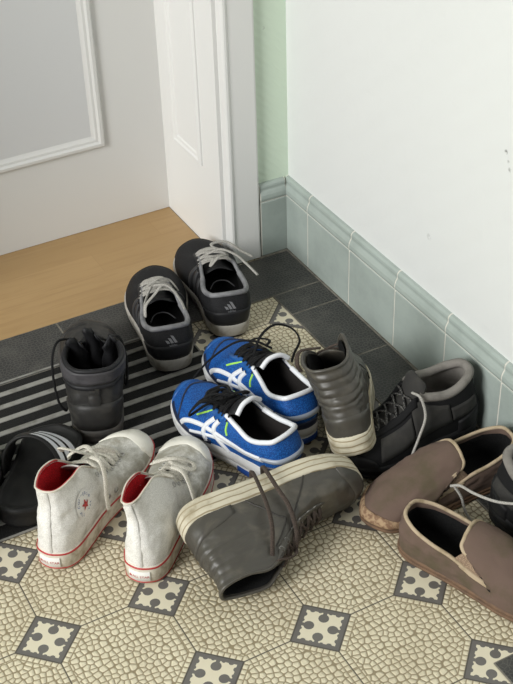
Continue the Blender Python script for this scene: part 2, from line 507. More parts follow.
    def sole(s, rings, mat, par, nu=96, name='sole', cap=(True, True), urange=None):
        """rings: (offset from the outline, z fraction 0 ground side .. 1 feather line); more rings = shaped sidewall"""
        U = np.arange(nu)/nu; rows = []
        for off, zf in rings:
            o = s.O(U, off); x = np.clip(o[:, 0], 0, s.lx)
            zb, zt = s.zb(x), s.zt(x); z = zb+(zt-zb)*zf
            rows.append(s.post(np.stack([o[:, 0], o[:, 1]+s.by(o[:, 0]), z], -1)) if False else np.stack([o[:, 0], o[:, 1]+s.by(o[:, 0]), z], -1))
        m = len(rows); v = np.stack(rows, 1).reshape(-1, 3); f = []
        for i in range(nu):
            j = (i+1) % nu
            for k in range(m-1): f.append((i*m+k, j*m+k, j*m+k+1, i*m+k+1))
        for end, on in ((0, cap[0]), (m-1, cap[1])):
            if on:
                for i in range(nu//2):
                    q = []
                    for z in (i, i+1, nu-1-i, (nu-i) % nu):
                        if z*m+end not in q: q.append(z*m+end)
                    if len(q) > 2: f.append(tuple(q))
        return mesh_obj(name, v, f, mat, par)
    def band(s, off, z0, z1, t, mat, par, name, us=(0, 1), nu=96):
        """a raised strip round the sole side wall, between z fractions z0 and z1"""
        full = us == (0, 1)
        U = np.arange(nu)/nu if full else np.linspace(us[0], us[1], nu)
        rows = []
        for o_, zf in ((off-.002, z0), (off+t, z0+(z1-z0)*.2), (off+t, z1-(z1-z0)*.2), (off-.002, z1)):
            o = s.O(U, o_); x = np.clip(o[:, 0], 0, s.lx); zb, zt = s.zb(x), s.zt(x)
            rows.append(np.stack([o[:, 0], o[:, 1]+s.by(o[:, 0]), zb+(zt-zb)*zf], -1))
        m = 4; v = np.stack(rows, 1).reshape(-1, 3); f = []
        for i in range(nu if full else nu-1):
            j = (i+1) % nu
            for k in range(m-1): f.append((i*m+k, j*m+k, j*m+k+1, i*m+k+1))
        return mesh_obj(name, v, f, mat, par)
    def patch(s, u0, u1, v0, v1, mat, par, name, t=.0016, nu=28, nv=10, round_=0.):
        """overlay panel; v0/v1 numbers or functions of the 0..1 position along u"""
        f0 = v0 if callable(v0) else (lambda a: v0); f1 = v1 if callable(v1) else (lambda a: v1)
        a = np.linspace(0, 1, nu); b = np.linspace(0, 1, nv)
        uu = np.zeros((nu, nv)); vv = np.zeros((nu, nv)); off = np.full((nu, nv), t)
        for i, q in enumerate(a):
            lo, hi = f0(q), f1(q)
            for j, r in enumerate(b): uu[i, j] = u0+(u1-u0)*q; vv[i, j] = lo+(hi-lo)*r
        off[0, :] = off[-1, :] = -.001; off[:, 0] = off[:, -1] = -.001
        # pull the second ring close to the rim so the edge is crisp
        for arr in (uu, vv):
            arr[1] = arr[0]+(arr[1]-arr[0])*.12; arr[-2] = arr[-1]+(arr[-2]-arr[-1])*.12
            arr[:, 1] = arr[:, 0]+(arr[:, 1]-arr[:, 0])*.12; arr[:, -2] = arr[:, -1]+(arr[:, -2]-arr[:, -1])*.12
        P = s.S(uu, vv, 0.)
        N = s.N0(uu, vv); P = P+N*off[..., None]
        v = P.reshape(-1, 3)
        f = [(i*nv+j, (i+1)*nv+j, (i+1)*nv+j+1, i*nv+j+1) for i in range(nu-1) for j in range(nv-1)]
        return mesh_obj(name, v, f, mat, par)
    def stripe_vf(s, path, w, t=.0014, n=8):
        """flat band following a (u,v) path on the surface"""
        Q = np.array(crom([np.array(q+(0,)) if len(q) == 2 else np.array(q) for q in path], n))
        c = s.S(Q[:, 0], Q[:, 1], t); N = s.N0(Q[:, 0], Q[:, 1])
        T = np.gradient(c, axis=0); B = np.cross(N, T); B /= np.linalg.norm(B, axis=1, keepdims=True)+1e-12
        V = []; F = []
        for i in range(len(c)):
            ww = w(i/(len(c)-1)) if callable(w) else w
            for k, (bb, nn) in enumerate(((-1, -t-.0006), (-.86, 0), (0, .0003), (.86, 0), (1, -t-.0006))):
                V.append(c[i]+B[i]*bb*ww/2+N[i]*nn)
        for i in range(len(c)-1):
            for k in range(4): F.append((i*5+k, (i+1)*5+k, (i+1)*5+k+1, i*5+k+1))
        return V, F
    def stripe(s, path, w, mat, par, name, t=.0014, n=8):
        return mesh_obj(name, *s.stripe_vf(path, w, t, n), mat, par)
    def chart(s, u, v, pts, off, rot=0., mir=1):
        """places flat 2-D points (metres) on the surface round (u,v): +x towards larger u, +y up the surface"""
        e = 2e-3
        c = s.p(u, v); du = (s.p(u+e, v)-s.p(u-e, v))/(2*e); dv = (s.p(u, min(1, v+e))-s.p(u, max(0, v-e)))/(min(1, v+e)-max(0, v-e))
        lu = np.linalg.norm(du); eu = du/lu; k = dv@eu; dvp = dv-eu*k; lv = np.linalg.norm(dvp)
        ca, sa = math.cos(rot), math.sin(rot)
        pts = np.array(pts); a = (pts[:, 0]*ca-pts[:, 1]*sa)*mir; b = pts[:, 0]*sa+pts[:, 1]*ca
        dvv = b/lv; duu = (a-dvv*k)/lu
        return s.S(u+duu, np.clip(v+dvv, 0, 1), 0)+s.N0(u+duu, np.clip(v+dvv, 0, 1))*off
    def rim(s, r, mat, par, name='collar_rim', us=None, n=130, off=-.0015, flat=1.):
        U = np.arange(n)/n if us is None else np.linspace(us[0], us[1], n)
        P = s.S(U, np.ones(n), off)
        rr = r if not callable(r) else [r(q) for q in U]
        return mesh_obj(name, *tube(P, rr, 8, closed=us is None, flat=flat), mat, par)
    def eyes(s, us, v=.93):
        """lace anchor points: list of (right, left)"""
        return [(s.p(u, v, .002), s.p(1-u, v, .002)) for u in us]
    def tongue(s, us, ext, mat, par, hw_extra=.008, dz=.004, thick=.005, name='tongue'):
        C = []
        for u in us:
            a, b = s.p(u, 1.), s.p(1-u, 1.); c = (a+b)/2; w = np.linalg.norm(a-b)/2+hw_extra
            C.append((c-np.array((0, 0, dz)), w))
        for x, y, z, w in ext: C.append((np.array((x, y, z)), w))
        cs = crom([np.append(c, w) for c, w in C], 5); n = 9; V = []; F = []
        for i, q in enumerate(cs):
            a = cs[max(0, i-1)][:3]; b = cs[min(len(cs)-1, i+1)][:3]; T = b-a; T /= np.linalg.norm(T)
            Y = np.array((0, 1., 0)); Nn = np.cross(T, Y); Nn /= np.linalg.norm(Nn)
            if Nn[2] < 0 and abs(Nn[2]) > .2: Nn = -Nn
            if abs(Nn[2]) <= .2 and Nn[0] < 0: Nn = -Nn
            w = q[3]*(1 if i < len(cs)-2 else (.93 if i == len(cs)-2 else .75))
            tk = thick*(1 if 0 < i < len(cs)-1 else .5)
            for sgn in (1, -1):
                rng = range(n) if sgn == 1 else range(n-1, -1, -1)
                for k in rng:
                    a_ = -1+2*k/(n-1)
                    V.append(q[:3]+Y*a_*w+Nn*(-.35*w*a_*a_+sgn*tk/2*(1-.6*a_**4)))
        m = 2*n
        for i in range(len(cs)-1):
            for k in range(m): F.append((i*m+k, i*m+(k+1) % m, (i+1)*m+(k+1) % m, (i+1)*m+k))
        F.append(tuple(range(m))); F.append(tuple((len(cs)-1)*m+k for k in range(m))[::-1])
        return mesh_obj(name, V, F, mat, par)
    def lacing(s, us, mat, par, r=.0022, flat=.55, v=.94, lift=.006, straight=False, name='lacing', jit=.0015, tail=()):
        E = s.eyes(us, v); mb = MB(); rnd = random.Random(s.seed+3)
        def span(a, b, l):
            m = (a+b)/2+np.array((rnd.uniform(-jit, jit), rnd.uniform(-jit, jit), l))
            return crom([a-np.array((0, 0, .002)), a*.8+b*.2+np.array((0, 0, l*.75)), m, a*.2+b*.8+np.array((0, 0, l*.75)), b-np.array((0, 0, .002))], 5)
        a, b = E[0]; mb.add(*tube(span(a, b, lift), r, 8, flat=flat))
        for i in range(len(E)-1):
            mb.add(*tube(span(E[i][0], E[i+1][1], lift+.001), r, 8, flat=flat))
            mb.add(*tube(span(E[i][1], E[i+1][0], lift+.0025), r, 8, flat=flat))
        for t in tail: mb.add(*tube(crom(t, 8), r, 8, flat=flat))
        return mb.build(name, mat, par, True)
    def eyelets(s, us, mat, par, v=.93, R=.0042, r=.0013, name='eyelet', sides=(0, 1)):
        for u in us:
            for q in sides:
                uu = u if q == 0 else 1-u
                a = [(math.cos(k*PI/6)*R, math.sin(k*PI/6)*R) for k in range(12)]
                mesh_obj(name, *tube(s.chart(uu, v, a, .0008), r, 6, closed=True), mat, par)

def pose(t, x, y, z, yaw, roll=0, pitch=0):
    t.location = (x, y, z)
    t.rotation_euler = (Matrix.Rotation(math.radians(yaw), 3, 'Z') @ Matrix.Rotation(math.radians(pitch), 3, 'Y') @ Matrix.Rotation(math.radians(roll), 3, 'X')).to_euler()
def lace(name, paths, mat, par, r=.0022, flat=.6):
    mb = MB()
    for p in paths: mb.add(*tube(crom(p, 9), r, 8, flat=flat))
    return mb.build(name, mat, par, True)

# ------------------------------------------------------------------ the room
XW, YW = .629, .729          # plaster of the right wall and of the back wall
XB, YB = .617, .716          # face of the skirting tiles
JX, DY = .483, .991          # door jamb face, door leaf face
LX = -.417                   # the other jamb
def rect_frame(mb, fn, a0, a1, b0, b1, rings, fill=None, idx=0):
    """mitred moulding: rings of (inset, height); fn(a,b,h) maps to the room"""
    V = []; F = []
    for ins, h in rings:
        for a, b in ((a0+ins, b0+ins), (a1-ins, b0+ins), (a1-ins, b1-ins), (a0+ins, b1-ins)): V.append(fn(a, b, h))
    for r in range(len(rings)-1):
        for k in range(4): F.append((r*4+k, r*4+(k+1) % 4, (r+1)*4+(k+1) % 4, (r+1)*4+k))
    mb.add(V, F, idx)
    if fill is not None:
        n = (len(rings)-1)*4; mb.add([V[n+k] for k in range(4)], [(0, 1, 2, 3)], fill)

# floor: patterned tiles
mb = MB(); mb.box(-2.2, .66, -2.4, .735, -.05, 0)
struct(mb.build('floor', M['floor']))
# wooden floor inside the door reveal
mb = MB(); mb.box(LX, JX, .712, 1.02, -.05, .003, .0015)
struct(mb.build('floor', M['wood']))
# dark border tiles
def border():
    g = MB(); t = MB()
    def tile(x0, x1, y0, y1):
        e = .0015; t.box(x0+e, x1-e, y0+e, y1-e, -.01, .0022, .0008)
    g.box(-2.0, XB, .582, .7125, -.01, .0019)
    g.box(.51, XB, -.34, .582, -.01, .0019)
    g.box(.34, XB, -2.2, -.34, -.01, .0019)
    xs = [-2.0]+[.116-.17*k for k in range(11, -1, -1)]+[.286, .456, XB]
    for a, b in zip(xs, xs[1:]): tile(a, b, .582, .7125)
    ys = [.582-.17*0, .51, .34, .17, 0., -.17, -.34]
    ys[0] = .582
    for a, b in zip(ys, ys[1:]): tile(.51, XB, b, a)
    for k in range(10):
        tile(.34, .51, -.34-.17*(k+1), -.34-.17*k); tile(.51, XB, -.34-.17*(k+1), -.34-.17*k)
    v = MB(); v.add(t.v, t.f, 0); v.add(g.v, g.f, 1)
    return v.build('trim_1', [M['dark_tile'], M['tile_grout']])
struct(border())
# right wall, back wall
mb = MB(); mb.box(XW, XW+.12, -2.4, YW+.12, 0, 2.6); struct(mb.build('wall_right', M['wall_white']))
mb = MB(); mb.box(.53, XW, YW, YW+.12, 0, 2.6); mb.box(-2.2, LX-.05, YW, YW+.12, 0, 2.6)
mb.box(LX-.05, .53, YW, YW+.12, 2.1, 2.6)
struct(mb.build('wall_back', M['wall_green']))
# skirting tiles: a plain square tile with a moulded cap tile above
def skirt_profile():
    # (distance out from plaster, height), plaster at 0
    return ([(0, .002), (.011, .002), (.012, .004), (.012, .1225), (.0105, .124), (0, .124)],
            [(0, .1256), (.0105, .1256), (.0125, .1275), (.0135, .132), (.0128, .139), (.0105, .1445), (.0085, .148), (.0082, .151), (.0088, .154), (.0080, .158), (.0045, .1615), (0, .1625)])
def skirting(name, cuts, axis):
    v = MB(); lo, cap = skirt_profile()
    for a, b in zip(cuts, cuts[1:]):
        e = .0017
        for prof in (lo, cap):
            if axis == 1:   # along y, on the right wall
                v.prism([(XW-d, z) for d, z in prof], 1, a+e, b-e, 0)
            else:
                v.prism([(YW-d, z) for d, z in prof], 0, a+e, b-e, 0)
    for prof, sh in ((lo, .0006), (cap, .0007)):
        pr = [(max(0, d-sh), z) for d, z in prof]
        if axis == 1: v.prism([(XW-d, z) for d, z in pr], 1, cuts[0], cuts[-1], 1)
        else: v.prism([(YW-d, z) for d, z in pr], 0, cuts[0], cuts[-1], 1)
    # grout bed in the joint between the two courses
    if axis == 1: v.prism([(XW-.0, .120), (XW-.0106, .120), (XW-.0106, .130), (XW, .130)], 1, cuts[0], cuts[-1], 1)
    else: v.prism([(YW-.0, .120), (YW-.0106, .120), (YW-.0106, .130), (YW, .130)], 0, cuts[0], cuts[-1], 1)
    return v.build(name, [M['skirt_tile'], M['skirt_grout']])
ys = [.634-.152*k for k in range(20)]
struct(skirting('baseboard_right', [-2.4]+ys[::-1]+[YW], 1))
struct(skirting('baseboard_back', [.5595, XB+.001], 0))
mb = MB(); mb.box(XB-.004, XB+.001, -2.4, YB, 0, .0035, .001); mb.box(.552, XB, YB-.004, YB+.001, 0, .0035, .001)
struct(mb.build('trim_2', M['tile_grout']))
# door leaf with its raised panel mouldings
def door():
    v = MB(); v.box(LX, JX, DY, DY+.04, .004, 2.02, 0, 0)
    fn = lambda a, b, h: (a, DY-h, b)
    rings = [(0, -.001), (.0005, .004), (.004, .009), (.010, .0095), (.014, .006), (.019, .0055), (.023, .003), (.027, .0012)]
    for z0, z1 in ((.186, .93), (1.06, 1.9)): rect_frame(v, fn, -.286, .352, z0, z1, rings, 1)
    return v.build('door_1', [M['white_paint'], M['panel_paint']])
struct(door())
def jamb(name, x, sg):
    v = MB()
    a, b = (x, x+.05) if sg > 0 else (x-.05, x)
    v.box(a, b, .7365, DY+.04, .003, 2.06, .0012)
    fn = lambda p, q, h: (x-sg*h, p, q)
    rings = [(0, -.001), (.0005, .003), (.004, .006), (.009, .0065), (.013, .004), (.019, .0035), (.022, .0015)]
    rect_frame(v, fn, .808, .937, .186, 1.95, rings, 0)
    # architrave: set back from the jamb edge, with a rounded inner bead
    o = lambda d: x+sg*d
    prof = [(o(.0085), .737), (o(.0085), .722), (o(.0095), .718), (o(.012), .7152), (o(.016), .7145), (o(.0195), .7165), (o(.021), .7175), (o(.070), .7155), (o(.0735), .717), (o(.0745), .720), (o(.0745), .737)]
    v.prism(prof, 2, .003, 2.12)
    return v.build(name, M['white_paint'])
struct(jamb('trim_3', JX, 1)); struct(jamb('trim_4', LX, -1))
mb = MB(); mb.box(LX-.05, JX+.05, .7365, DY+.04, 2.03, 2.08); mb.box(LX-.0745, JX+.0745, .7165, .737, 2.045, 2.12)
struct(mb.build('trim_5', M['white_paint']))

# door mat
def mat():
    t = thing('doormat', 'black doormat with thin grey ribs, under the shoes by the doorway', 'doormat', (-.2, .4, .0))
    x0, x1, y0, y1 = -.75-(-.2), .312+.2, .214-.4, .590-.4
    b = MB(); b.box(x0, x1, y0, y1, -.001, .0016, .0006); b.build('mat_base', M['mat_black'], t)
    r = MB(); y = y1-.0022
    r.box(x0, x1, y-.002, y+.002, 0, .0034, .0008)
    y -= .0315
    while y > y0+.012:
        r.box(x0, x1, y-.0056, y+.0056, .001, .0034, .001); y -= .0338
    r.box(x0, x1, y0, y0+.0035, 0, .0034, .0008); r.box(x1-.003, x1, y0, y1, 0, .0034, .0008)
    r.build('mat_ribs', M['mat_grey'], t)
mat()
# ------------------------------------------------------------------ shoes
GZ = .003
def K(*rows): return rows
LOW = K(  # running shoe: u, x, w, cx, cw, cz, h, o, qx, qw, qz
    (0,    0,    0,    .016, 0,    .088, .036, .006, -.010, 0,    -.022),
    (.035, .006, .019, .020, .016, .086, .036, .006, -.008, .004, -.022),
    (.08,  .028, .031, .036, .026, .080, .034, .006, -.003, .007, -.020),
    (.15,  .068, .035, .066, .031, .073, .030, .006, 0,     .007, -.018),
    (.22,  .105, .036, .098, .029, .078, .030, .005, 0,     .008, -.018),
    (.28,  .140, .041, .118, .022, .090, .032, .004, .004,  .010, -.016),
    (.34,  .175, .047, .140, .017, .086, .030, .004, .004,  .014, -.012),
    (.39,  .212, .050, .163, .015, .078, .026, .003, .006,  .016, -.008),
    (.43,  .245, .045, .182, .013, .070, .026, .002, .012,  .015, -.005),
    (.465, .272, .029, .194, .009, .065, .028, .002, .030,  .012, -.002),
    (.5,   .285, 0,    .199, 0,    .063, .030, .002, .042,  0,    -.001))
def scaled(rows, fx=1., fy=1., fz=1.):
    return [(r[0], r[1]*fx, r[2]*fy, r[3]*fx, r[4]*fy, r[5]*fz, r[6]*fz, r[7], r[8]*fx, r[9]*fy, r[10]*fz) for r in rows]

SQ = {.035: .023, .08: .031, .15: .033}
LOW2 = [(q[0], q[1], q[2], q[3]+(.006 if .25 < q[0] < .45 else 0), SQ.get(q[0], q[4])+(.006 if .25 < q[0] < .45 else .002*(q[0] > .1)*(q[0] < .5)), q[5]-(.006 if .25 < q[0] < .36 else 0), *q[6:]) for q in LOW]
# ---- black running shoes with grey laces
def black_runner(label, x, y, z, yaw, side, tail, pitch=0, roll=0):
    t = thing('running_shoe', label, 'shoe', group='pair of black running shoes'); pose(t, x, y, z, yaw, roll, pitch)
    s = Shoe(scaled(LOW2, 1., 1.14, 1.0), th=(.029, .021), spring=.014, side=side, seed=1+side)
    s.upper(M['adidas_mesh'], t); s.lining(M['black_lining'], t)
    s.sole([(-.010, 0), (-.002, 0), (.001, .10), (.002, .5), (.0035, .85), (.001, 1.0)], M['midsole_grey'], t, name='midsole')
    s.sole([(-.012, -.12), (-.004, -.12), (-.001, .02), (-.004, .06)], M['rubber_black'], t, name='outsole')
    # dark heel wrap and toe bumper, tonal side stripes
    s.patch(-.115, .115, .0, lambda a: .30+.10*math.sin(PI*a), M['black_synth'], t, 'heel_counter', .0022)
    s.patch(.44, .56, .0, lambda a: .10+.20*math.sin(PI*a), M['black_synth'], t, 'toe_bumper', .0016)
    for sg in (0, 1):
        mb = MB()
        for k in range(3):
            u = .205+.042*k
            q = [(u-.010, .10), (u+.004, .4), (u+.016, .66), (u+.024, .86)]
            if sg: q = [(1-a, b) for a, b in q]
            mb.add(*s.stripe_vf(q, .010, .0016))
        mb.build('side_stripes', M['dark_grey'], t, True)
    s.rim(lambda u: .0035 if min(u, 1-u) > .22 else .0048, M['grey_trim'], t, off=-.001)
    # heel emblem: three slanted bars rising to the right, word line below
    mb = MB()
    for k in range(3):
        hgt = .0055+.0038*k; x0 = -.0095+.0064*k
        pts = [(x0, -.008), (x0+.0048, -.008), (x0+.0048-.45*hgt, -.008+hgt-.0008), (x0-.45*hgt, -.008+hgt+.0008)]
        c = s.chart(1.0, .66, pts, .0022, mir=1); mb.add(c, [(0, 1, 2, 3)])
    v, f = text2d('adidas', .0058)
    mb.add(s.chart(1.0, .66, [(a, b-.0115) for a, b in v], .0022), f)
    mb.build('heel_emblem', M['logo_grey'], t)
    s.tongue((.49, .45, .41, .36, .31), [(.118, 0, .080, .028)], M['black_synth'], t, dz=.010)
    us = (.455, .425, .395, .36, .325, .292)
    s.lacing(us, M['lace_grey'], t, r=.0032, flat=.45, lift=.006)
    s.patch(.285, .46, .86, .985, M['black_synth'], t, 'eyestay', .0016); s.patch(.54, .715, .86, .985, M['black_synth'], t, 'eyestay', .0016)
    lace('loose_laces', tail, M['lace_grey'], t, .0031, .5)
    # pale loop inside the mouth: sock liner edge
    mesh_obj('sock_liner', *tube(crom([(.075, -.022, .062), (.088, -.010, .068), (.092, .004, .069), (.088, .016, .067), (.076, .025, .061)], 6), .0014, 8), M['black_synth'], t)
    return t
black_runner('black running shoe with grey laces, the left one, heel on the ribbed doormat', .244, .458, GZ, 77, -1,
    [[(.128, -.020, .100), (.112, -.006, .112), (.098, .010, .106), (.080, .030, .098), (.070, .034, .082), (.092, .030, .093), (.118, .012, .108), (.130, .0, .108)],
     [(.128, .020, .100), (.118, .0, .112), (.108, -.020, .110), (.088, -.034, .092), (.074, -.041, .070)],
     [(.140, .016, .098), (.150, -.008, .103), (.160, -.030, .090), (.150, -.043, .070)]])
black_runner('black running shoe with grey laces beside the white door jamb, toe on the wooden floor', .380, .498, GZ, 74.5, 1,
    [[(.138, .018, .100), (.134, -.008, .110), (.120, -.034, .102), (.104, -.050, .090), (.090, -.060, .082), (.078, -.066, .078)],
     [(.130, -.018, .100), (.150, .006, .112), (.160, -.024, .108), (.146, -.050, .092), (.138, -.070, .080)],
     [(.128, -.020, .100), (.108, .000, .110), (.098, .018, .100), (.112, .010, .106)]])

# ---- blue running shoes
def blue_runner(label, x, y, z, yaw, side, tail, pitch=0, roll=0):
    t = thing('running_shoe', label, 'shoe', group='pair of blue running shoes'); pose(t, x, y, z, yaw, roll, pitch)
    s = Shoe(scaled(LOW2, .97, 1.0, 1.10), th=(.034, .023), spring=.016, side=side, seed=11+side)
    s.upper(M['blue_mesh'], t); s.lining(M['lining_ortho'], t)
    s.sole([(-.008, .42), (.001, .45), (.004, .62), (.0045, .85), (.002, 1.02), (-.001, 1.1)], M['white_foam'], t, name='midsole')
    s.sole([(-.012, -.02), (-.003, 0), (.0015, .10), (.003, .30), (.002, .46), (-.006, .46)], M['white_foam'], t, name='outsole')
    s.band(.002, -.02, .46, .0014, M['blue_rubber'], t, 'heel_crash_pad', us=(-.20, .20))
    s.patch(.46, .54, .0, lambda a: .10+.34*math.sin(PI*a)**.6, M['blue_synth'], t, 'toe_cap', .0018)
    s.stripe([(.415, .12), (.43, .34), (.455, .50), (.5, .56), (.545, .50), (.57, .34), (.585, .12)], .0028, M['navy_synth'], t, 'toe_piping', .0018)
    s.patch(-.10, .10, .02, lambda a: .13+.03*math.sin(PI*a), M['navy_synth'], t, 'heel_counter', .0022)
    s.stripe([(-.095, .38), (-.05, .345), (0, .33), (.05, .345), (.095, .38)], lambda a: .006+.003*math.sin(PI*a), M['silver'], t, 'heel_band', .003)
    for sg in (0, 1):
        fl = (lambda q: [(1-a, b) for a, b in q]) if sg else (lambda q: q)
        mb = MB()   # two curved bands crossed by two upright bars
        mb.add(*s.stripe_vf(fl([(.405, .14), (.400, .26), (.380, .38), (.345, .42), (.30, .37), (.24, .33), (.17, .34), (.10, .37)]), lambda a: .0088-.002*a, .0022))
        mb.add(*s.stripe_vf(fl([(.375, .13), (.34, .20), (.29, .24), (.22, .27), (.15, .30), (.09, .33)]), lambda a: .005+.003*a, .0020))
        mb.add(*s.stripe_vf(fl([(.330, .76), (.338, .52), (.334, .28), (.318, .08)]), .0080, .0026))
        mb.add(*s.stripe_vf(fl([(.300, .76), (.303, .52), (.282, .28), (.235, .02)]), .0080, .0026))
        mb.build('side_stripes', M['white_synth'], t, True)
        s.stripe(fl([(.365, .90), (.380, .72), (.388, .58)]), .003, M['lime'], t, 'lime_trim', .0018)
        s.stripe(fl([(.262, .90), (.255, .66), (.245, .52)]), .003, M['lime'], t, 'lime_trim', .0018)
        s.stripe(fl([(.455, .16), (.43, .13), (.40, .10), (.36, .08), (.30, .07)]), .010, M['navy_synth'], t, 'toe_overlay', .0016)
        s.patch(*( (.285, .455) if not sg else (.545, .715)), .80, .985, M['blue_synth'], t, 'eyestay', .0016)
    s.rim(lambda u: .0042 if min(u, 1-u) < .10 else (.0044 if min(u, 1-u) < .22 else .0022), M['white_synth'], t, us=(-.285, .285), off=-.001)
    s.tongue((.49, .45, .41, .36, .31), [(.118, 0, .108, .028), (.100, 0, .118, .027)], M['black_synth'], t)
    mb = MB()
    mb.add(*tube(crom([(.097, -.026, .106), (.0985, -.013, .1165), (.0985, 0, .119), (.0985, .013, .1165), (.097, .026, .106)], 6), .0042, 8))
    mb.build('tongue_edge', M['white_synth'], t, True)
    us = (.458, .428, .398, .365, .33, .298)
    s.lacing(us, M['black_lace'], t, r=.0031, flat=.6, lift=.008)
    lace('loose_laces', tail, M['black_lace'], t, .0026, .65)
    return t
blue_runner('blue running shoe with white curved stripes, the front one, behind the lying boot', .282, .098, GZ, 108, -1,
    [[(.135, .018, .104), (.150, .045, .118), (.165, .060, .100), (.178, .052, .078), (.165, .030, .092), (.146, .002, .108)],
     [(.140, -.018, .102), (.130, .006, .116), (.150, .022, .118), (.172, .030, .100), (.186, .038, .080)],
     [(.135, .0, .112), (.160, -.012, .110), (.176, .012, .104), (.158, .028, .106), (.138, .014, .112)],
     [(.142, .006, .112), (.124, -.020, .112), (.136, -.040, .092), (.152, -.042, .080)]])
blue_runner('blue running shoe standing behind the other blue one, toe near the black runners', .347, .173, GZ, 92, 1,
    [[(.138, .018, .104), (.152, -.006, .126), (.164, -.040, .128), (.160, -.070, .112), (.140, -.074, .098), (.118, -.050, .094), (.104, -.036, .090)],
     [(.138, -.018, .104), (.150, .006, .120), (.168, .034, .118), (.190, .070, .085), (.200, .098, .052), (.196, .118, .030)],
     [(.136, .0, .112), (.160, .010, .112), (.176, -.010, .104), (.160, -.026, .104), (.140, -.010, .112)]])

# ---- high tops
HIGH = K(
    (0,    0,    0,    .022, 0,    .142, .060, .002, -.004, 0,    -.050),
    (.035, .006, .018, .025, .013, .142, .060, .002, -.003, .002, -.050),
    (.08,  .026, .029, .036, .021, .141, .058, .002, -.001, .003, -.050),
    (.15,  .066, .033, .064, .028, .141, .052, .002, 0,     .004, -.050),
    (.22,  .105, .034, .094, .025, .143, .048, .002, .002,  .006, -.046),
    (.28,  .140, .038, .112, .018, .132, .042, .003, .006,  .010, -.038),
    (.34,  .175, .044, .138, .015, .104, .036, .003, .008,  .013, -.024),
    (.39,  .212, .047, .163, .013, .083, .030, .002, .008,  .015, -.012),
    (.43,  .245, .043, .182, .011, .072, .028, .002, .014,  .014, -.006),
    (.465, .274, .028, .194, .008, .066, .028, .001, .030,  .011, -.002),
    (.5,   .287, 0,    .199, 0,    .064, .030, .001, .044,  0,    -.001))
def warp_lean(ky, kx=0., z0=.05, squeeze=1., top=.14, tip=None):
    def w(P):
        P = P.copy(); t = np.clip((P[..., 2]-z0)/(top-z0), 0, 1.4)
        P[..., 1] = P[..., 1]*(1+(squeeze-1)*t)+ky*t*t
        P[..., 0] = P[..., 0]+kx*t*t
        if tip is not None: P = tip(P, t)
        return P
    return w

